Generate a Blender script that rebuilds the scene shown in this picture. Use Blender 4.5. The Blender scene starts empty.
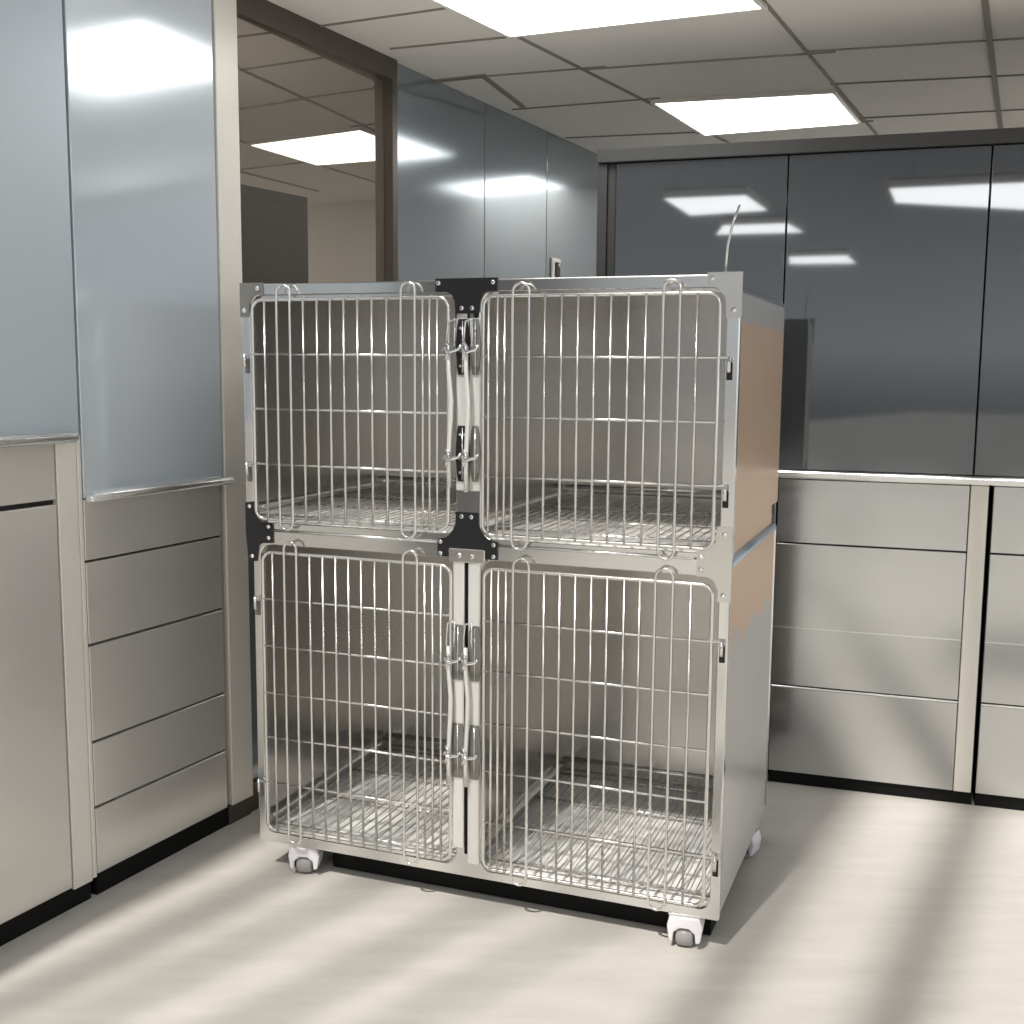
import bpy, bmesh, math, random
from mathutils import Vector, Matrix
random.seed(4)
COL = bpy.context.scene.collection
PI = math.pi

# ------------------------------------------------------------------ materials
def new_mat(name):
    m = bpy.data.materials.new(name); m.use_nodes = True
    nt = m.node_tree; b = nt.nodes['Principled BSDF']
    return m, nt, b

def plain(name, col, rough=.5, metal=0., spec=.5, ior=1.45):
    m, nt, b = new_mat(name)
    b.inputs['Base Color'].default_value = (*col, 1)
    b.inputs['Roughness'].default_value = rough
    b.inputs['Metallic'].default_value = metal
    b.inputs['IOR'].default_value = ior
    b.inputs['Specular IOR Level'].default_value = spec
    return m

def brushed(name, col, rough=.25, metal=1., scale=(1.5, 1.5, 160), var=.06, rvar=.08, bump=.0, cloud=.06):
    """brushed sheet metal: fine stretched grain plus faint cloudy wear"""
    m, nt, b = new_mat(name)
    L = nt.links; N = nt.nodes
    tc = N.new('ShaderNodeTexCoord'); mp = N.new('ShaderNodeMapping')
    mp.inputs['Scale'].default_value = scale
    L.new(tc.outputs['Object'], mp.inputs['Vector'])
    n = N.new('ShaderNodeTexNoise'); n.inputs['Scale'].default_value = 3; n.inputs['Detail'].default_value = 4
    L.new(mp.outputs[0], n.inputs['Vector'])
    n2 = N.new('ShaderNodeTexNoise'); n2.inputs['Scale'].default_value = 2.2; n2.inputs['Detail'].default_value = 3
    L.new(tc.outputs['Object'], n2.inputs['Vector'])
    mr = N.new('ShaderNodeMapRange'); mr.inputs['To Min'].default_value = 1 - var; mr.inputs['To Max'].default_value = 1 + var
    L.new(n.outputs['Fac'], mr.inputs['Value'])
    mr2 = N.new('ShaderNodeMapRange'); mr2.inputs['To Min'].default_value = 1 - cloud; mr2.inputs['To Max'].default_value = 1 + cloud
    L.new(n2.outputs['Fac'], mr2.inputs['Value'])
    mu = N.new('ShaderNodeMath'); mu.operation = 'MULTIPLY'
    L.new(mr.outputs[0], mu.inputs[0]); L.new(mr2.outputs[0], mu.inputs[1])
    vm = N.new('ShaderNodeVectorMath'); vm.operation = 'SCALE'; vm.inputs[0].default_value = col
    L.new(mu.outputs[0], vm.inputs['Scale'])
    L.new(vm.outputs[0], b.inputs['Base Color'])
    mr3 = N.new('ShaderNodeMapRange'); mr3.inputs['To Min'].default_value = max(.02, rough - rvar); mr3.inputs['To Max'].default_value = rough + rvar
    L.new(n.outputs['Fac'], mr3.inputs['Value']); L.new(mr3.outputs[0], b.inputs['Roughness'])
    b.inputs['Metallic'].default_value = metal
    if bump:
        bp = N.new('ShaderNodeBump'); bp.inputs['Strength'].default_value = bump; bp.inputs['Distance'].default_value = .002
        L.new(n2.outputs['Fac'], bp.inputs['Height']); L.new(bp.outputs[0], b.inputs['Normal'])
    return m

M = {}
M['panel_blue'] = brushed('satin_blue_grey_panel', (.69, .76, .82), .15, .35, var=.01, rvar=.01, cloud=.02)
M['panel_satin'] = brushed('satin_panel', (.54, .60, .65), .45, .3, var=.01, rvar=.01, cloud=.02)
M['panel_wall'] = brushed('gloss_blue_grey_panel', (.32, .365, .40), .12, .62, var=.01, rvar=.01, cloud=.03)
M['panel_dark'] = brushed('gloss_dark_grey_panel', (.165, .175, .185), .035, .75, var=.01, rvar=.005, cloud=.03)
M['steel_cab'] = brushed('brushed_steel_cabinet', (.72, .695, .655), .30, .55, scale=(2, 2, 120), var=.02, rvar=.05)
M['steel_cab_back'] = brushed('brushed_steel_back_cabinet', (.57, .575, .57), .16, .95, scale=(2, 2, 120), var=.03, rvar=.05)
M['stile'] = brushed('satin_steel_stile', (.80, .765, .70), .36, .15, var=.02)
M['rail'] = brushed('polished_rail', (.86, .86, .85), .22, .9, var=.02)
M['black'] = plain('black_kick', (.006, .006, .006), .6, 0, .2)
M['gap'] = plain('shadow_gap_liner', (.02, .02, .02), .6)
M['bronze'] = brushed('dark_bronze_frame', (.10, .085, .07), .35, .5, var=.02)
M['cornice'] = plain('cornice_grey', (.055, .055, .054), .45, .2)
M['cage_frame'] = brushed('cage_stainless', (.78, .775, .76), .17, 1, scale=(1, 1, 1), var=.03, rvar=.04, bump=.12, cloud=.06)
M['cage_inner'] = brushed('cage_inner_stainless', (.58, .56, .53), .24, .93, scale=(30, 30, 1), var=.012, rvar=.02)
M['cage_floor'] = brushed('cage_pan_stainless', (.93, .92, .90), .42, .08, scale=(30, 2, 2), var=.02, rvar=.05)
M['wire'] = brushed('polished_wire', (.82, .80, .77), .22, .9, scale=(1, 1, 1), var=.03, rvar=.04)
M['plate_black'] = plain('black_plate', (.018, .018, .02), .32, .2, .5)
M['plate_steel'] = brushed('bracket_steel', (.72, .70, .67), .22, 1, scale=(1, 1, 1), var=.04)
M['plate_grey'] = plain('grey_latch_plate', (.24, .235, .22), .4, .6)
M['rivet'] = plain('rivet_chrome', (.9, .9, .9), .12, 1)
M['zinc'] = plain('bright_zinc', (.88, .87, .84), .3, .55)
M['caster'] = plain('white_caster_plastic', (.82, .80, .84), .3)
M['wheel'] = plain('grey_wheel', (.33, .32, .31), .45)
M['wheel_rim'] = plain('dark_axle', (.03, .03, .03), .5)
M['tile'] = brushed('ceiling_tile', (.74, .72, .69), .85, 0, scale=(30, 30, 30), var=.015, rvar=.02, cloud=.02)
M['tbar'] = plain('ceiling_grid', (.24, .22, .20), .6)
M['mirror_glass'] = None

# tinted glass pane: dark body, clear gloss coat
m, nt, b = new_mat('tinted_mirror_glass')
b.inputs['Base Color'].default_value = (.50, .455, .405, 1); b.inputs['Metallic'].default_value = .85
b.inputs['Roughness'].default_value = .015
M['mirror_glass'] = m

# luminous diffuser
m, nt, b = new_mat('light_diffuser')
b.inputs['Base Color'].default_value = (.9, .9, .9, 1)
b.inputs['Emission Color'].default_value = (1, .985, .96, 1); b.inputs['Emission Strength'].default_value = 6.0
M['lamp'] = m

# floor: pale screed with streaks
m, nt, b = new_mat('pale_floor')
N = nt.nodes; L = nt.links
tc = N.new('ShaderNodeTexCoord'); mp = N.new('ShaderNodeMapping'); mp.inputs['Scale'].default_value = (1.2, 5, 1); mp.inputs['Rotation'].default_value = (0, 0, -.3)
L.new(tc.outputs['Object'], mp.inputs[0])
n1 = N.new('ShaderNodeTexNoise'); n1.inputs['Scale'].default_value = 3; n1.inputs['Detail'].default_value = 8; n1.inputs['Roughness'].default_value = .65
L.new(mp.outputs[0], n1.inputs['Vector'])
cr = N.new('ShaderNodeValToRGB'); cr.color_ramp.elements[0].position = .3; cr.color_ramp.elements[1].position = .7
cr.color_ramp.elements[0].color = (.58, .55, .50, 1); cr.color_ramp.elements[1].color = (.68, .65, .60, 1)
L.new(n1.outputs['Fac'], cr.inputs[0]); L.new(cr.outputs[0], b.inputs['Base Color'])
mr = N.new('ShaderNodeMapRange'); mr.inputs['To Min'].default_value = .3; mr.inputs['To Max'].default_value = .5
L.new(n1.outputs['Fac'], mr.inputs['Value']); L.new(mr.outputs[0], b.inputs['Roughness'])
bp = N.new('ShaderNodeBump'); bp.inputs['Strength'].default_value = .06; bp.inputs['Distance'].default_value = .004
L.new(n1.outputs['Fac'], bp.inputs['Height']); L.new(bp.outputs[0], b.inputs['Normal'])
M['floor'] = m

# cage side with a warm reflection painted in as tan, pale strip above
def tan_reflection(name, zlo, zhi, jag):
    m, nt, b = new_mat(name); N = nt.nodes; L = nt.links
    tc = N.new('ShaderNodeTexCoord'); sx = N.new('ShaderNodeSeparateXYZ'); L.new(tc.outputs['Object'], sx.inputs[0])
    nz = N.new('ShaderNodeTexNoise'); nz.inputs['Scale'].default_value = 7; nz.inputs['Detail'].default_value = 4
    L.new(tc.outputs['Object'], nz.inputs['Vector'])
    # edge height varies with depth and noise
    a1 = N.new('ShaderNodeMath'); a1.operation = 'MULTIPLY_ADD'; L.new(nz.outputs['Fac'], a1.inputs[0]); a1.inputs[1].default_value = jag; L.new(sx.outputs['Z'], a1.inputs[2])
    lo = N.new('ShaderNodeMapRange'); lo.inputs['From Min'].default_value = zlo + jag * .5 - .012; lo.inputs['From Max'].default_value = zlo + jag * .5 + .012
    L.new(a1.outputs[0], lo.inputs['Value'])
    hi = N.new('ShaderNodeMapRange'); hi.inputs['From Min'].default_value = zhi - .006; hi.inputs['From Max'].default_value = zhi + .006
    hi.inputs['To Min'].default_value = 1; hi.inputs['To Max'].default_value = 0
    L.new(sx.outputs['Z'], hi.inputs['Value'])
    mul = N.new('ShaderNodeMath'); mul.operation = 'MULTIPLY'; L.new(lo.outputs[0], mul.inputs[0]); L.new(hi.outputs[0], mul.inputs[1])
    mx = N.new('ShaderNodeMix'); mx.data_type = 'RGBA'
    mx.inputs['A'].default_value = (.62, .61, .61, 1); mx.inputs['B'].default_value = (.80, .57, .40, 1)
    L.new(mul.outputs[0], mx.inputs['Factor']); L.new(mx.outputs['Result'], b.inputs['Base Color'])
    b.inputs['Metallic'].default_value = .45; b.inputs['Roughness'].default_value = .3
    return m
M['tan_up'] = tan_reflection('painted_reflection_upper_side', -5, 1.378, .0)
M['tan_low'] = tan_reflection('painted_reflection_lower_side', .70, 9., .22)
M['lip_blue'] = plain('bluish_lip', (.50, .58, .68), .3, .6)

# ------------------------------------------------------------------ mesh helpers
class MB:
    def __init__(s): s.bm = bmesh.new()
    def box(s, x0, x1, y0, y1, z0, z1, bev=0., seg=2):
        r = bmesh.ops.create_cube(s.bm, size=1)
        vs = r['verts']
        for v in vs:
            v.co = Vector(((x0 + x1) / 2 + v.co.x * (x1 - x0), (y0 + y1) / 2 + v.co.y * (y1 - y0), (z0 + z1) / 2 + v.co.z * (z1 - z0)))
        if bev:
            es = list({e for v in vs for e in v.link_edges})
            bmesh.ops.bevel(s.bm, geom=es, offset=bev, segments=seg, affect='EDGES', profile=.5)
        return s
    def tube(s, pts, r, seg=8, closed=False, cap=True):
        pts = [Vector(p) for p in pts]; n = len(pts); rings = []
        prev = None
        for i, p in enumerate(pts):
            if closed: t = (pts[(i + 1) % n] - pts[i - 1]).normalized()
            elif i == 0: t = (pts[1] - p).normalized()
            elif i == n - 1: t = (p - pts[-2]).normalized()
            else: t = ((pts[i + 1] - p).normalized() + (p - pts[i - 1]).normalized()).normalized()
            if prev is None:
                up = Vector((0, 1, 0)) if abs(t.y) < .9 else Vector((1, 0, 0))
                nn = t.cross(up).normalized()
            else:
                nn = (prev - t * prev.dot(t)).normalized()
            prev = nn; bb = t.cross(nn)
            rr = r[i] if isinstance(r, (list, tuple)) else r
            rings.append([s.bm.verts.new(p + (nn * math.cos(a) + bb * math.sin(a)) * rr) for a in [2 * PI * k / seg for k in range(seg)]])
        m = n if closed else n - 1
        for i in range(m):
            A, B = rings[i], rings[(i + 1) % n]
            for k in range(seg):
                f = s.bm.faces.new((A[k], A[(k + 1) % seg], B[(k + 1) % seg], B[k])); f.smooth = True
        if not closed and cap:
            s.bm.faces.new(rings[0][::-1]); s.bm.faces.new(rings[-1])
        return s
    def plate(s, outer, holes, y0, y1):
        """flat sheet in the x-z plane with holes, between y0 and y1"""
        es = []
        for loop in [outer] + holes:
            vs = [s.bm.verts.new((x, y0, z)) for x, z in loop]
            for i in range(len(vs)): es.append(s.bm.edges.new((vs[i], vs[(i + 1) % len(vs)])))
        r = bmesh.ops.triangle_fill(s.bm, use_beauty=True, use_dissolve=False, edges=es)
        fs = [g for g in r['geom'] if isinstance(g, bmesh.types.BMFace)]
        r = bmesh.ops.extrude_face_region(s.bm, geom=fs)
        for v in [g for g in r['geom'] if isinstance(g, bmesh.types.BMVert)]: v.co.y = y1
        return s
    def lathe(s, prof, c, axis='z', seg=20):
        rings = []
        for r_, h in prof:
            ring = []
            for k in range(seg):
                a = 2 * PI * k / seg; u, v = r_ * math.cos(a), r_ * math.sin(a)
                p = {'z': (u, v, h), 'y': (u, h, v), 'x': (h, u, v)}[axis]
                ring.append(s.bm.verts.new(Vector(c) + Vector(p)))
            rings.append(ring)
        for A, B in zip(rings, rings[1:]):
            for k in range(seg):
                f = s.bm.faces.new((A[k], A[(k + 1) % seg], B[(k + 1) % seg], B[k])); f.smooth = True
        s.bm.faces.new(rings[0][::-1]); s.bm.faces.new(rings[-1])
        return s
    def build(s, name, mat, parent=None, bevel=0.):
        bmesh.ops.recalc_face_normals(s.bm, faces=s.bm.faces)
        me = bpy.data.meshes.new(name); s.bm.to_mesh(me); s.bm.free()
        o = bpy.data.objects.new(name, me); COL.objects.link(o)
        me.materials.append(mat)
        if parent: o.parent = parent
        if bevel:
            md = o.modifiers.new('bevel', 'BEVEL'); md.width = bevel; md.segments = 2; md.limit_method = 'ANGLE'; md.angle_limit = .7
        return o

def rrect(x0, x1, z0, z1, r, n=6):
    P = []
    for cx, cz, a0 in ((x1 - r, z1 - r, 0), (x0 + r, z1 - r, PI / 2), (x0 + r, z0 + r, PI), (x1 - r, z0 + r, 3 * PI / 2)):
        for k in range(n + 1):
            a = a0 + PI / 2 * k / n; P.append((cx + r * math.cos(a), cz + r * math.sin(a)))
    return P

def empty(name, loc, rz, label=None, cat=None, group=None, kind=None):
    o = bpy.data.objects.new(name, None); COL.objects.link(o); o.empty_display_size = .1
    o.location = loc; o.rotation_euler = (0, 0, rz)
    tag(o, label, cat, group, kind); return o
def tag(o, label=None, cat=None, group=None, kind=None):
    if label: o['label'] = label
    if cat: o['category'] = cat
    if group: o['group'] = group
    if kind: o['kind'] = kind
    return o

# ------------------------------------------------------------------ frames of reference (metres)
H = 1.27928; CEIL = 2.272
LA = math.atan2(.89899703, .43795471)          # left run: local x recedes along it, local y goes into it
LO = Vector((-2.2814782, 0, 0)); LD = Vector((.43795471, .89899703, 0))
BA = -.31779; BK = .971; BO = Vector((0, 3.8258419 * BK, 0))
def zb(z): return max(0., H + (z - H) * BK) if z else 0.
BD = Vector((.94992985, -.31246325, 0))
CA = -.36529; CO = Vector((-.6569, 2.80912, 0))

# ------------------------------------------------------------------ room
f = MB().box(-9, 12, -30, 8, -.1, 0).build('floor', M['floor']); tag(f, kind='structure')

def slab(name, pts, z0, z1, mat, parent=None):
    mb = MB(); bm = mb.bm
    lo = [bm.verts.new((x, y, z0)) for x, y in pts]; hi = [bm.verts.new((x, y, z1)) for x, y in pts]
    bm.faces.new(lo); bm.faces.new(hi[::-1])
    n = len(pts)
    for i in range(n): bm.faces.new((lo[i], hi[i], hi[(i + 1) % n], lo[(i + 1) % n]))
    return mb.build(name, mat, parent)

ce = slab('ceiling', [(-.91, 3.13), (4.5, 1.38), (5.6, 4.9), (.2, 7.4), (.7, 6.45)][:3] + [(5.6, 5.0), (.85, 6.6)], CEIL, CEIL + .06, M['tile'])
tag(ce, kind='structure')

def strip(p, q, w, z=CEIL, t=.006):
    p = Vector((*p, 0)); q = Vector((*q, 0)); d = (q - p).normalized(); n = Vector((-d.y, d.x, 0)) * w / 2
    return [(v.x, v.y) for v in (p + n, q + n, q - n, p - n)]
def ext(p, q, a, b_):
    p = Vector(p); q = Vector(q); d = (q - p).normalized(); return tuple(p - d * a), tuple(q + d * b_)
grid = []
for p, q, w in [((-.017, 3.572), (.86, 5.08), .011), ((.691, 3.297), (1.50, 4.955), .010), ((1.263, 3.239), (1.953, 4.78), .018)]:
    p, q = ext(p, q, .6, .5); grid.append((p, q, w))
for p, q in [((-.79, 3.62), (-.13, 3.31)), ((-.362, 3.743), (.02, 3.60)), ((-.22, 4.13), (.265, 3.96)), ((.265, 3.977), (.97, 3.76)), ((.02, 4.585), (.50, 4.40)),
             ((.251, 5.13), (.80, 4.99)), ((.95, 3.739), (1.47, 3.60)), ((1.134, 4.152), (1.64, 4.03)), ((1.37, 4.70), (1.87, 4.545)),
             ((1.47, 3.60), (2.6, 3.3)), ((1.64, 4.03), (3.0, 3.7)), ((1.87, 4.545), (3.2, 4.2)), ((.802, 5.01), (1.40, 4.76))]:
    p, q = ext(p, q, .035, .035); grid.append((p, q, .005))
grid.append(((-.285, 4.165), (-.10, 4.08), .03)); grid.append(((-.11, 4.09), (.03, 4.55), .02))
gm = MB()
for p, q, w in grid:
    pts = strip(p, q, w)
    bm = gm.bm; lo = [bm.verts.new((x, y, CEIL - .005)) for x, y in pts]; hi = [bm.verts.new((x, y, CEIL + .002)) for x, y in pts]
    bm.faces.new(lo); bm.faces.new(hi[::-1])
    for i in range(4): bm.faces.new((lo[i], hi[i], hi[(i + 1) % 4], lo[(i + 1) % 4]))
gm.build('ceiling_grid', M['tbar'], ce)

def light(quad, label, z=CEIL, hanger=False, group='ceiling light panels'):
    c = sum((Vector((*p, 0)) for p in quad), Vector()) / 4
    e = empty('ceiling_light', (c.x, c.y, z), 0, label, 'ceiling light', group)
    q = [Vector((*p, 0)) - c for p in quad]
    slab('diffuser', [(v.x, v.y) for v in q], -.012, -.004 if not hanger else .0, M['lamp'], e)
    mb = MB()
    for i in range(4):
        a, b_ = q[i], q[(i + 1) % 4]
        d = (b_ - a).normalized(); n = Vector((-d.y, d.x, 0))
        if n.dot(-a) > 0: n = -n
        pts = [a - d * .004, b_ + d * .004, b_ + d * .012 + n * .014, a - d * .012 + n * .014]
        bm = mb.bm; z0, z1 = -.014, (.0 if not hanger else .03)
        lo = [bm.verts.new((v.x, v.y, z0)) for v in pts]; hi = [bm.verts.new((v.x, v.y, z1)) for v in pts]
        bm.faces.new(lo); bm.faces.new(hi[::-1])
        for k in range(4): bm.faces.new((lo[k], hi[k], hi[(k + 1) % 4], lo[(k + 1) % 4]))
    mb.build('frame', M['stile'], e)
    if hanger:
        slab('housing', [(v.x, v.y) for v in q], .001, .04, M['cornice'], e)
        for v in (q[0], q[2]):
            MB().tube([(v.x * .8, v.y * .8, .04), (v.x * .8, v.y * .8, 3.55 - z)], .004, 6).build('hanger_wire', M['rail'], e)
    return e
light([(.52, 4.429), (1.134, 4.253), (1.37, 4.745), (.802, 5.002)], 'recessed square ceiling light directly above the back cabinets, right of centre')
light([(-.32, 3.07), (.40, 2.80), (.671, 3.285), (-.017, 3.572)], 'big recessed ceiling light cut off by the top edge of the photo')
light([(2.75, 4.25), (3.4, 4.05), (3.6, 4.6), (2.95, 4.85)], 'ceiling light seen only as the lowest reflection in the tinted glass')
light([(-1.15, .70), (-.70, .56), (-.86, -.10), (-1.37, -.05)], 'hanging light panel reflected as the left slanted patch above the cage', 2.272, True)
light([(-1.71, -1.1), (-1.42, -.62), (-1.01, -.75), (-1.12, -1.30)], 'hanging light panel reflected as the middle patch above the cage', 2.272, True)
light([(-2.2, -3.6), (-1.93, -2.95), (-1.46, -3.08), (-1.66, -3.85)], 'hanging light panel reflected as the lowest small patch in the dark panels', 2.272, True)
light([(-.10, -.2), (.05, .36), (.95, .08), (.85, -1.05), (.2, -.94)][:1] + [(.05, .36), (.95, .10), (.60, -1.1)], 'hanging light panel reflected as the wide right-hand patch in the dark panels', 2.272, True)

light([(1.0, 5.60), (1.6, 5.42), (1.85, 5.95), (1.25, 6.15)], 'added unseen light in the passage behind the back cabinets, brightening the ceiling')  # extra lamp out of view, added to lift the dark rear ceiling
# invented roof beams, unseen behind the camera, shading the floor in bands
ELEV = math.radians(56); AZ = math.radians(31); BZ = 3.6
shift = Vector((math.sin(AZ), math.cos(AZ))) * (BZ / math.tan(ELEV))
for i, (p, q, w) in enumerate([((-1.013, 2.144), (-.618, 2.708), .085), ((-.836, 2.098), (-.324, 2.742), .045), ((-.505, 2.102), (-.022, 2.638), .04),
                               ((-.2, 2.1), (.3, 2.6), .018), ((.36, 2.115), (1.0, 3.31), .095), ((.755, 2.12), (1.31, 3.158), .12)]):
    p, q = ext(p, q, 2.5, .9)
    p = tuple(Vector(p) - shift); q = tuple(Vector(q) - shift)
    o = slab('trim_%d' % (i + 1), strip(p, q, w), BZ, BZ + .12, M['cornice']); tag(o, kind='structure')

# ------------------------------------------------------------------ left wall
wl = empty('wall_left', LO, LA, kind='structure')
MB().box(-4, 3.43, .55, .65, 0, CEIL).build('wall_slab', M['cornice'], wl)
MB().box(3.5, 7.3, .05, .2, 0, CEIL).build('wall_slab', M['cornice'], wl)
G = .020      # recess of this stretch
MB().box(3.5, 4.305, G, .045, .085, 1.20).build('wall_panel', M['panel_wall'], wl)
for a, b_ in ((4.335, 4.988), (4.992, 5.563), (5.567, 6.3), (6.304, 7.3)):
    MB().box(a, b_, G, .045, .085, CEIL, .0015, 1).build('wall_panel', M['panel_wall'], wl)
bb = MB().box(3.525, 7.3, G - .012, G + .02, 0, .085, .002, 1).build('baseboard_left', M['bronze']); bb.location = LO; bb.rotation_euler = (0, 0, LA); tag(bb, kind='structure')
pi_ = MB().box(3.432, 3.522, -.004, .5, .055, CEIL, .003).build('trim_7', M['stile']); pi_.location = LO; pi_.rotation_euler = (0, 0, LA); tag(pi_, kind='structure')
pk = MB().box(3.425, 3.52, .004, .1, 0, .055).build('trim_8', M['bronze']); pk.location = LO; pk.rotation_euler = (0, 0, LA); tag(pk, kind='structure')
# window with tinted glass
w1 = empty('window_1', LO, LA, kind='structure')
gp = MB().box(0, .772, -.004, .004, 1.20, 2.212).build('glass_pane', M['mirror_glass'], w1)
gp.location = (3.531, G + .0, 0); gp.rotation_euler = (0, 0, math.radians(1.6))
MB().plate([(3.523, 1.18), (4.335, 1.18), (4.335, CEIL), (3.523, CEIL)], [[(3.53, 1.205), (4.305, 1.205), (4.305, 2.205), (3.53, 2.205)]], G - .016, G + .03).build('window_frame', M['bronze'], w1)

# ------------------------------------------------------------------ tall cabinets
def lo2w(O, D, ang, s):
    p = O + D * s; return (p.x, p.y, 0)
def handle(parent, x0, x1, z, mat=None, r=.0105):
    mb = MB(); y = -.022
    mb.tube([(x0, y, z), (x0 + .006, y, z), (x1 - .006, y, z), (x1, y, z)], [r * .7, r, r, r * .7], 14)
    o = mb.build('rail_handle', M['rail'], parent)
    for x in (x0 + .06, x1 - .06): MB().box(x - .006, x + .006, -.014, .0, z - .006, z + .006).build('handle_mount', M['rail'], o)
    return o
T = .018   # front thickness
def front(name, parent, x0, x1, z0, z1, mat, gap=.002):
    return MB().box(x0 + gap, x1 - gap, 0, T, z0 + gap, z1 - gap, .0015, 1).build(name, mat, parent)

# nearest left cabinet
c = empty('tall_cabinet', lo2w(LO, LD, LA, 1.6), LA, 'nearest steel cabinet at the left edge, rail handle above a single drawer', 'cabinet', 'tall cabinets along the left wall')
MB().box(0.001, 1.322, T, .5, .055, CEIL - .004).build('cabinet_body', M['gap'], c)
MB().box(0.001, 1.322, .008, .5, .0, .055).build('toe_kick', M['black'], c)
front('upper_door', c, .0, 1.336, 1.118, CEIL - .006, M['panel_satin'])
front('drawer', c, .0, 1.262, .974, 1.105, M['steel_cab'])
front('lower_door', c, .0, 1.262, .052, .966, M['steel_cab'])
front('side_stile', c, 1.264, 1.324, .045, 1.116, M['stile'], .001)
front('side_stile', c, 1.325, 1.337, .05, 1.116, M['stile'], .0)
handle(c, .0, 1.305, 1.115, r=.0125)

# drawer cabinet
c = empty('tall_cabinet', lo2w(LO, LD, LA, 2.938), LA, 'left wall cabinet with a stack of steel drawers under a slim rail handle', 'cabinet', 'tall cabinets along the left wall')
MB().box(.002, .490, T, .5, .055, CEIL - .004).build('cabinet_body', M['gap'], c)
MB().box(.002, .490, .008, .5, 0, .055).build('toe_kick', M['black'], c)
front('upper_door', c, .002, .490, .968, CEIL - .006, M['panel_blue'], .0015)
for z0, z1 in ((.822, .968), (.622, .819), (.386, .619), (.224, .383), (.055, .221)):
    d = front('drawer', c, 0, .478, z0, z1, M['steel_cab'], .0015)
handle(c, -.004, .500, .972, r=.011)

# ------------------------------------------------------------------ back block of cabinets
w = empty('wall_back', (0, 6.4, 0), BA, kind='structure')
MB().box(-1.5, 5, 0, .1, 0, CEIL).build('wall_slab', M['tile'], w)
def btrim(name, x0, x1, y0, y1, z0, z1):
    t = MB().box(x0 * BK, x1 * BK, y0, y1, z0, z1, .001, 1).build(name, M['cornice']); t.location = BO; t.rotation_euler = (0, 0, BA); tag(t, kind='structure')
btrim('trim_9', .277, .307, .0, .5, 0, zb(1.92)); btrim('trim_10', .308, .334, .012, .5, 0, zb(1.92)); btrim('trim_11', .277, 2.7, -.015, .5, zb(1.922), zb(1.962))
ups = [(.336, .866, 'dark glossy upper cabinet rising directly behind the cage, left end of the back row'),
       (.868, 1.434, 'dark glossy upper cabinet right of the cage, reflecting the widest light patch'),
       (1.436, 2.1, 'dark glossy upper cabinet cut off by the right edge of the photo')]
for s0, s1, lab in ups:
    s0 *= BK; s1 *= BK; W = s1 - s0
    c = empty('upper_cabinet', lo2w(BO, BD, BA, s0), BA, lab, 'cabinet', 'upper cabinets along the back')
    MB().box(.001, W - .001, T, .5, zb(.975), zb(1.918)).build('cabinet_body', M['gap'], c)
    front('door', c, 0, W, zb(.973), zb(1.920), M['panel_dark'], .0008)
los = [(.336, .868, 0, 'steel base cabinet hidden behind the cage at the left end of the back row'),
       (.872, 1.484, 1, 'wide steel base cabinet right of the cage with a pale stile at its right end'),
       (1.492, 2.1, 2, 'steel base cabinet at the right edge of the photo, beyond the black gap')]
for s0, s1, k, lab in los:
    s0 *= BK; s1 *= BK; W = s1 - s0
    c = empty('base_cabinet', lo2w(BO, BD, BA, s0), BA, lab, 'cabinet', 'steel base cabinets along the back')
    MB().box(.001, W - .001, T, .5, .040, zb(.944)).build('cabinet_body', M['gap'], c)
    MB().box(.001, W - .001, .012, .5, 0, .040).build('toe_kick', M['black'], c)
    xr = W - .054 if k == 1 else W
    front('drawer', c, 0, xr, zb(.744), zb(.944), M['steel_cab_back'], .0012)
    front('lower_door', c, 0, xr, zb(.288), zb(.742), M['steel_cab_back'], .001)
    MB().box(.001, xr, -.0012, .0, zb(.474), zb(.4765)).build('fold_line', M['rail'], c)
    MB().box(.001, xr, -.008, .004, zb(.282), zb(.287), .001, 1).build('drawer_lip', M['rail'], c)
    front('lower_drawer', c, 0, xr, .040, zb(.281), M['steel_cab_back'], .001)
    if k == 1: front('side_stile', c, W - .053, W - .004, .040, zb(.944), M['stile'], .0005)
rl = MB().box(.336 * BK, 2.6, -.030, .012, zb(.947), zb(.972), .008, 4).build('counter_rail', M['rail']); rl.location = BO; rl.rotation_euler = (0, 0, BA)
tag(rl, 'long bright metal rail running across the back cabinets', 'rail')

# wall switch on the far left wall
ws = empty('wall_switch', lo2w(LO, LD, LA, 5.655), LA, 'small grey wall switch on the far left panel just above the cage', 'switch')
MB().box(-.045, .045, G - .012, G, 1.62, 1.752, .006, 2).build('switch_plate', M['stile'], ws)
MB().box(-.022, .026, G - .018, G - .011, 1.64, 1.735, .003, 1).build('switch_button', M['plate_black'], ws)
MB().lathe([(.008, -.003), (.008, 0)], (0.004, G - .018, 1.722), 'y', 10).build('indicator', M['rail'], ws)

# ------------------------------------------------------------------ the cage
cage = empty('kennel_cage', (CO.x, CO.y, 0), CA, 'two-tier stainless steel animal cage with four wire doors on white casters', 'cage')
UX0, UX1, UZ0, UZ1 = 0., 1.2, .880, 1.473
LX0, LX1, LZ0, LZ1 = .019, 1.196, .078, .878
DEP = .677; ST = 1.45
op = {'ul': (.024, .566, .898, 1.446), 'ur': (.628, 1.172, .892, 1.446), 'll': (.040, .566, .104, .842), 'lr': (.630, 1.174, .100, .842)}
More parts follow.
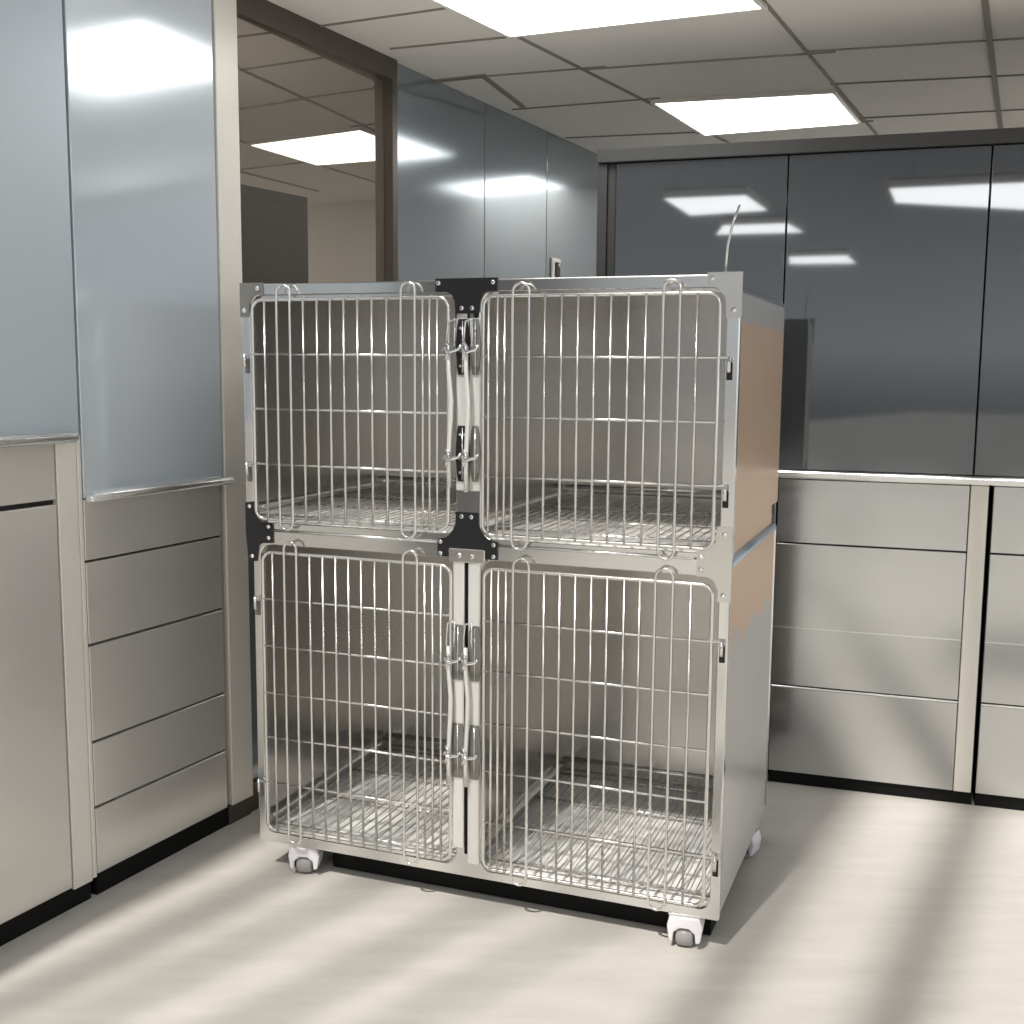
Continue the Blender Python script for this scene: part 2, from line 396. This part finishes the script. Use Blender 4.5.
# front frames
MB().plate([(UX0, UZ0), (UX1, UZ0), (UX1, UZ1), (UX0, UZ1)], [rrect(*op['ul'], .032), rrect(*op['ur'], .032)], 0, .022).build('upper_front_frame', M['cage_frame'], cage, .003)
MB().plate([(LX0, LZ0), (LX1, LZ0), (LX1, LZ1), (LX0, LZ1)], [rrect(*op['ll'], .030), rrect(*op['lr'], .030)], 0, .022).build('lower_front_frame', M['cage_frame'], cage, .003)
MB().tube([(.08, -.001, .879), (.52, -.001, .879)], .0035, 8).build('joint_bead', M['rail'], cage)
MB().tube([(.672, -.001, .879), (1.12, -.001, .879)], .0035, 8).build('joint_bead', M['rail'], cage)
# top, sides, backs, dividers, floors
MB().box(.004, 1.196, .022, DEP, ST - .012, ST, .003, 1).build('top_panel', M['cage_frame'], cage)
def shell(tagname, x0, x1, z0, z1, right_mat):
    MB().box(x0, x0 + .010, .022, DEP, z0, z1).build('side_panel', M['cage_inner'], cage)
    o = MB().box(x1 - .012, x1 - .002, .022, DEP, z0, z1).build('side_panel', M['cage_inner'], cage)
    s = MB().box(x1 - .002, x1, .022, DEP, z0, z1).build('side_face', right_mat, cage)  # outer sheet that carries the painted tan reflection
    MB().box(x0 + .010, x1 - .012, DEP - .010, DEP, z0, z1).build('back_panel', M['cage_inner'], cage)
    MB().box(.592, .604, .022, DEP - .010, z0, z1).build('divider_panel', M['cage_inner'], cage)
    return s
s = shell('upper', .004, 1.196, .935, ST - .012, M['tan_up']); s['label'] = 'side of the upper tier, tan reflection painted below a pale top strip'
s = shell('lower', .021, 1.192, LZ0 + .004, .868, M['tan_low']); s['label'] = 'grey steel side of the lower tier, tan reflection painted at its top'
# skirt under upper tier, rounded lip of lower tier
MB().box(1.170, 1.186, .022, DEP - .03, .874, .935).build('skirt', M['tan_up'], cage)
MB().box(.012, .022, .022, DEP - .03, .874, .935).build('skirt', M['cage_inner'], cage)
MB().box(.03, 1.17, DEP - .04, DEP - .03, .874, .935).build('skirt', M['cage_inner'], cage)
MB().tube([(1.186, .024, .866), (1.186, DEP - .012, .866)], .012, 12).build('side_lip', M['lip_blue'], cage)
MB().tube([(1.190, DEP, LZ0 + .02), (1.190, DEP, .86), (1.188, DEP - .006, .872)], .006, 10).build('corner_bead', M['rail'], cage)
MB().box(.03, 1.182, .022, DEP - .01, .864, .868).build('tier_top', M['cage_inner'], cage)
for (x0, x1, z, pz) in ((.014, .592, .900, .02), (.604, 1.184, .900, .02), (.031, .592, .105, .02), (.604, 1.180, .105, .02)):
    MB().box(x0, x1, .022, DEP - .010, z - .010, z).build('floor_pan', M['cage_floor'], cage)
    gr = MB(); gz = z + .016
    n = int((x1 - x0) / .022)
    for k in range(1, n):
        x = x0 + (x1 - x0) * k / n; gr.tube([(x, .03, gz), (x, DEP - .03, gz)], .0014, 6)
    for yy in (.03, .24, .45, DEP - .03): gr.tube([(x0 + .01, yy, gz - .004), (x1 - .01, yy, gz - .004)], .003, 6)
    gr.build('floor_grate', M['wire'], cage)
    MB().tube([(x0 + .01, DEP - .018, gz + .035), (x1 - .01, DEP - .018, gz + .035)], .006, 8).build('rear_ledge', M['rail'], cage)
    MB().box(x0, x0 + .016, .03, DEP - .02, gz + .01, gz + .022, .003, 1).build('side_ledge', M['rail'], cage)
# centre posts
MB().box(.567, .596, -.004, .004, 1.0, 1.40, .002, 1).build('centre_post', M['zinc'], cage)
MB().box(.600, .627, -.004, .004, 1.0, 1.40, .002, 1).build('centre_post', M['zinc'], cage)
MB().box(.562, .590, -.010, .002, .150, .860, .003, 1).build('centre_post', M['zinc'], cage)
MB().box(.600, .630, -.010, .002, .115, .860, .003, 1).build('centre_post', M['zinc'], cage)
MB().box(.590, .600, -.0025, .0, .135, .855).build('post_gap', M['black'], cage)

def rivets(parent, pts, y, r=.0062, mat=None):
    for x, z in pts:
        MB().lathe([(r, .0), (r * .85, -.0025), (r * .4, -.004)], (x, y, z), 'y', 12).build('rivet', M['rivet'], parent)
PT = .004
b1 = MB().plate([(.516, 1.476), (.666, 1.476), (.666, 1.447), (.642, 1.446), (.632, 1.440), (.625, 1.425), (.622, 1.388), (.566, 1.388), (.563, 1.425), (.556, 1.440), (.546, 1.446), (.516, 1.447)], [], -PT, 0).build('joining_plate', M['plate_black'], cage)
b1['label'] = 'black T-shaped plate at top centre'
rivets(b1, [(.524, 1.466), (.656, 1.466), (.581, 1.410), (.606, 1.410)], -PT)
b2 = MB().plate([(.521, .846), (.670, .846), (.670, .886), (.648, .890), (.634, .902), (.624, .922), (.623, .951), (.567, .951), (.566, .922), (.556, .902), (.542, .890), (.521, .886)], [], -PT, 0).build('joining_plate', M['plate_black'], cage)
b2['label'] = 'dark plate at the centre crossing'
rivets(b2, [(.529, .880), (.529, .853), (.661, .880), (.661, .853), (.582, .941), (.606, .941)], -PT)
b3 = MB().box(.553, .643, -.014, -PT, .836, .868, .002, 1).build('joining_plate', M['plate_steel'], cage)
rivets(b3, [(.580, .852), (.612, .852)], -.014)
b4 = MB().plate([(.001, .945), (.024, .948), (.029, .93), (.034, .908), (.046, .899), (.078, .897), (.078, .848), (.046, .846), (.036, .838), (.030, .80), (.007, .80), (.001, .87)], [], -PT, 0).build('joining_plate', M['plate_black'], cage)
b4['label'] = 'black plate at the left edge between tiers'
rivets(b4, [(.014, .936), (.067, .888), (.067, .860), (.019, .812)], -PT)
b5 = MB().plate([(1.125, .906), (1.150, .902), (1.164, .916), (1.168, .950), (1.2, .950), (1.2, .79), (1.172, .79), (1.172, .815), (1.164, .834), (1.150, .842), (1.125, .842)], [], -PT, 0).build('joining_plate', M['plate_steel'], cage)
rivets(b5, [(1.184, .935), (1.136, .884), (1.136, .857), (1.184, .804)], -PT)
b6 = MB().plate([(1.131, 1.477), (1.204, 1.477), (1.204, 1.384), (1.172, 1.384), (1.170, 1.425), (1.155, 1.444), (1.131, 1.450)], [], -PT, 0).build('corner_bracket', M['plate_steel'], cage)
rivets(b6, [(1.141, 1.464), (1.188, 1.400)], -PT)
b7 = MB().plate([(-.002, 1.476), (.062, 1.476), (.062, 1.450), (.038, 1.446), (.026, 1.43), (.022, 1.395), (-.002, 1.395)], [], -PT, 0).build('corner_bracket', M['plate_grey'], cage)
rivets(b7, [(.048, 1.462), (.010, 1.410)], -PT, .007)

# latch keeper plates on posts
def keeper(x0, x1, z0, z1, mat, y=-.0045, riv=True):
    xm = (x0 + x1) / 2; c_ = (z1 - z0) * .12; zm = (z0 + z1) / 2
    o = MB().plate([(x0 + .003, z0), (x1 - .003, z0), (x1, z0 + c_), (x1 + .004, zm), (x1, z1 - c_), (x1 - .003, z1), (x0 + .003, z1), (x0, z1 - c_), (x0 - .003, zm), (x0, z0 + c_)], [], y - .003, y).build('latch_keeper', mat, cage)
    if riv: rivets(o, [(x0 + .008, z1 - .02), (x1 - .008, z1 - .02), (x0 + .008, z0 + .02), (x1 - .008, z0 + .02)], y - .003, .004)
    MB().tube([(xm, y - .003, z0 + .004), (xm, y - .003, z1 - .004)], .0015, 6).build('keeper_ridge', M['rail'], o)
    return o
for z0, z1 in ((1.262, 1.386), (1.022, 1.148)):
    keeper(.571, .598, z0, z1, M['plate_black'])
    keeper(.606, .625, z0, z1, M['plate_grey'], riv=False)
for z0, z1 in ((.560, .690), (.325, .455)):
    keeper(.562, .592, z0, z1, M['plate_grey'], -.0105, False)
    keeper(.606, .632, z0, z1, M['plate_grey'], -.0105, False)

def vtube(parent, name, x, z0, z1, y, r, mat='wire', seg=8):
    return MB().tube([(x, y, z0), (x, y, z1)], r, seg).build(name, M[mat], parent)
def door(x0, x1, z0, z1, bars, loops, cross, hinge_side, loopz, latch_x, rod, lever_z, label):
    y = -.012
    P = [(x, y, z) for x, z in rrect(x0, x1, z0, z1, .024, 6)]
    d = MB().tube(P, .0044, 8, closed=True).build('door', M['wire'], cage); d['label'] = label
    for x in bars: vtube(d, 'vertical_bar', x, z0 - .001, z1 + .001, y - .0058, .0030)
    for (a, b_) in loops:
        r = (b_ - a) / 2; xm = (a + b_) / 2; pts = []
        for k in range(9): t_ = PI * k / 8; pts.append((xm + r * math.cos(t_), y - .0075, loopz[1] - r + r * math.sin(t_)))
        for k in range(9): t_ = PI + PI * k / 8; pts.append((xm + r * math.cos(t_), y - .0075, loopz[0] + r + r * math.sin(t_)))
        MB().tube(pts, .0034, 8, closed=True).build('wire_loop', M['wire'], d)
    n = len(cross)
    for i, z in enumerate(cross):
        a, b_ = x0, x1
        pinned = i in (0, n - 1)
        if pinned and hinge_side < 0: a = x0 - .024
        if pinned and hinge_side > 0: b_ = x1 + .022
        MB().tube([(a, y - .001, z), (b_, y - .001, z)], .0032, 8).build('cross_bar', M['wire'], d)
        if pinned:
            hx = a if hinge_side < 0 else b_
            hp = MB().tube([(hx, y - .001, z + .002), (hx, y - .001, z - .030)], .004, 8).build('hinge_pin', M['wire'], d)
            MB().plate([(hx - .006, z - .010), (hx + .006, z - .010), (hx + .006, z - .046), (hx - .006, z - .046)], [], -.003, .0).build('hinge_slot', M['plate_black'] if hinge_side > 0 else M['plate_grey'], d)
    # latch rod
    zt, zb = rod; lx = latch_x
    pts = [(lx - .002, y - .012, zt), (lx - .002, y - .012, zt - .05), (lx + .004, y - .012, zt - .12), (lx + .003, y - .012, (zt + zb) / 2), (lx - .001, y - .012, zb + .08), (lx - .001, y - .012, zb)]
    la = MB().tube(pts, .0056, 8).build('latch', M['zinc'], d)
    MB().tube([(lx - .008, y - .012, zt), (lx - .003, y - .013, zt + .055), (lx + .014, y - .013, zt + .060), (lx + .012, y - .012, zt)], .0026, 6).build('latch_wire', M['rivet'], d)
    for lz in lever_z:
        sx = 1
        MB().tube([(lx - .016, y - .014, lz - .004), (lx - .006, y - .020, lz + .004), (lx, y - .022, lz - .006), (lx + .012, y - .022, lz - .003), (lx + .026, y - .024, lz), (lx + .034, y - .026, lz + .010)], [.003, .004, .006, .004, .0034, .0028], 8).build('latch_lever', M['rivet'], d)
        MB().tube([(lx - .008, y - .016, lz + .018), (lx + .002, y - .020, lz + .008), (lx - .002, y - .020, lz - .010), (lx - .008, y - .016, lz - .022)], .0036, 8).build('latch_clip', M['rivet'], d)
    return d
door(.038, .552, .908, 1.434, [.075, .181, .218, .253, .289, .325, .362, .400, .491, .508, .527], [(.110, .146), (.437, .472)],
     [1.306, 1.176, 1.043], -1, (.886, 1.468), .560, (1.325, 1.01), (1.318, 1.078), 'upper left wire door')
door(.637, 1.160, .903, 1.435, [.652, .673, .690, .783, .821, .858, .895, .931, .969, 1.007, 1.115], [(.709, .747), (1.044, 1.079)],
     [1.303, 1.170, 1.037], 1, (.877, 1.462), .602, (1.325, 1.0), (1.318, 1.078), 'upper right wire door')
door(.054, .558, .117, .826, [.085, .189, .225, .260, .295, .329, .365, .403, .495, .515, .536], [(.119, .153), (.440, .476)],
     [.710, .592, .473, .359, .241], -1, (.094, .856), .560, (.640, .31), (.610, .385), 'lower left wire door')
door(.642, 1.163, .112, .826, [.662, .679, .697, .788, .825, .861, .898, .934, .972, 1.007, 1.118], [(.715, .752), (1.041, 1.079)],
     [.705, .588, .464, .350, .227], 1, (.090, .856), .603, (.640, .31), (.610, .385), 'lower right wire door')

# thin wire rod standing on the top right corner
MB().tube([(1.165, .01, 1.47), (1.168, .01, 1.53), (1.178, .01, 1.578), (1.190, .01, 1.612)], .0028, 8).build('wire_rod', M['wire'], cage)

# underframe and casters
MB().box(.19, 1.165, .075, .47, .004, .086).build('undercage_shade_block', M['black'], cage)  # added black block, darkens the floor under the cage
MB().box(.035, 1.18, .03, DEP - .03, .070, .088).build('underframe', M['gap'], cage)
def caster(x, y, rz, lab):
    e = MB()
    # hood: rounded fork housing
    prof = [(-.026, .020), (-.030, .055), (-.026, .080), (.026, .080), (.032, .055), (.028, .020), (.020, .016), (.018, .040), (.008, .052), (-.008, .052), (-.018, .040), (-.020, .016)]
    e.plate(prof, [], -.026, .026)
    o = e.build('caster', M['caster'], cage, .004); o.location = (x, y, 0); o.rotation_euler = (0, 0, rz); o.scale = (1.28, 1.1, .94)
    wv = MB().lathe([(.016, -.022), (.024, -.018), (.026, -.008), (.026, .008), (.024, .018), (.016, .022)], (0, 0, .026), 'y', 24) if False else MB().lathe([(.018, -.016), (.0255, -.012), (.027, 0), (.0255, .012), (.018, .016)], (0, 0, .027), 'x', 24)
    wv.build('wheel', M['wheel'], o)
    MB().lathe([(.019, -.0175), (.019, .0175)], (0, 0, .027), 'x', 20).build('wheel_hub', M['wheel_rim'], o)
    MB().box(-.028, .028, -.022, .030, .078, .086, .002, 1).build('mounting_plate', M['plate_steel'], o)
    return o
caster(.137, .030, .30, ''); caster(1.118, .022, .1, ''); caster(1.158, .54, -.2, ''); caster(.15, .62, .2, '')

# ------------------------------------------------------------------ light
sun = bpy.data.lights.new('sun', 'SUN'); so = bpy.data.objects.new('sun', sun); COL.objects.link(so)
sun.energy = 3.45; sun.angle = math.radians(2.2); sun.color = (1, .96, .905)
dr = Vector((math.sin(AZ) * math.cos(ELEV), math.cos(AZ) * math.cos(ELEV), -math.sin(ELEV)))
so.rotation_euler = dr.to_track_quat('-Z', 'Y').to_euler(); so.location = (-2, -3, 6)

wd = bpy.data.worlds.new('world'); bpy.context.scene.world = wd; wd.use_nodes = True
nt = wd.node_tree; N = nt.nodes; L = nt.links; bg = N['Background']
tc = N.new('ShaderNodeTexCoord'); sx = N.new('ShaderNodeSeparateXYZ'); L.new(tc.outputs['Generated'], sx.inputs[0])
mr = N.new('ShaderNodeMapRange'); mr.inputs['From Min'].default_value = -1; mr.inputs['From Max'].default_value = 1; L.new(sx.outputs['Z'], mr.inputs['Value'])
cr = N.new('ShaderNodeValToRGB'); L.new(mr.outputs[0], cr.inputs[0])
el = cr.color_ramp.elements
el[0].position = .0; el[0].color = (.22, .21, .20, 1); el[1].position = 1.; el[1].color = (.20, .215, .235, 1)
for p, c_ in ((.48, (.30, .31, .32, 1)), (.51, (.82, .86, .89, 1)), (.54, (.62, .65, .67, 1)), (.58, (.28, .285, .29, 1))):
    e_ = el.new(p); e_.color = c_
L.new(cr.outputs[0], bg.inputs['Color'])
ma = N.new('ShaderNodeMapRange'); ma.inputs['From Min'].default_value = -.9; ma.inputs['From Max'].default_value = .9   # the invented hall is set brighter towards +X
ma.inputs['To Min'].default_value = .42; ma.inputs['To Max'].default_value = 1.75
L.new(sx.outputs['X'], ma.inputs['Value']); L.new(ma.outputs[0], bg.inputs['Strength'])

# ------------------------------------------------------------------ camera
cd = bpy.data.cameras.new('camera'); cam = bpy.data.objects.new('camera', cd); COL.objects.link(cam)
cd.sensor_width = 36; cd.sensor_fit = 'HORIZONTAL'; cd.lens = 1146.83 / 1024 * 36; cd.clip_start = .05
cam.matrix_world = Matrix.Translation((0, 0, H)) @ Matrix.Rotation(PI / 2 - .12527, 4, 'X') @ Matrix.Rotation(.00795, 4, 'Z')
sc = bpy.context.scene; sc.camera = cam
sc.view_settings.view_transform = 'Standard'; sc.view_settings.look = 'None'; sc.view_settings.gamma = 1
sc.view_settings.use_curve_mapping = False; sc.view_settings.exposure = 0.0
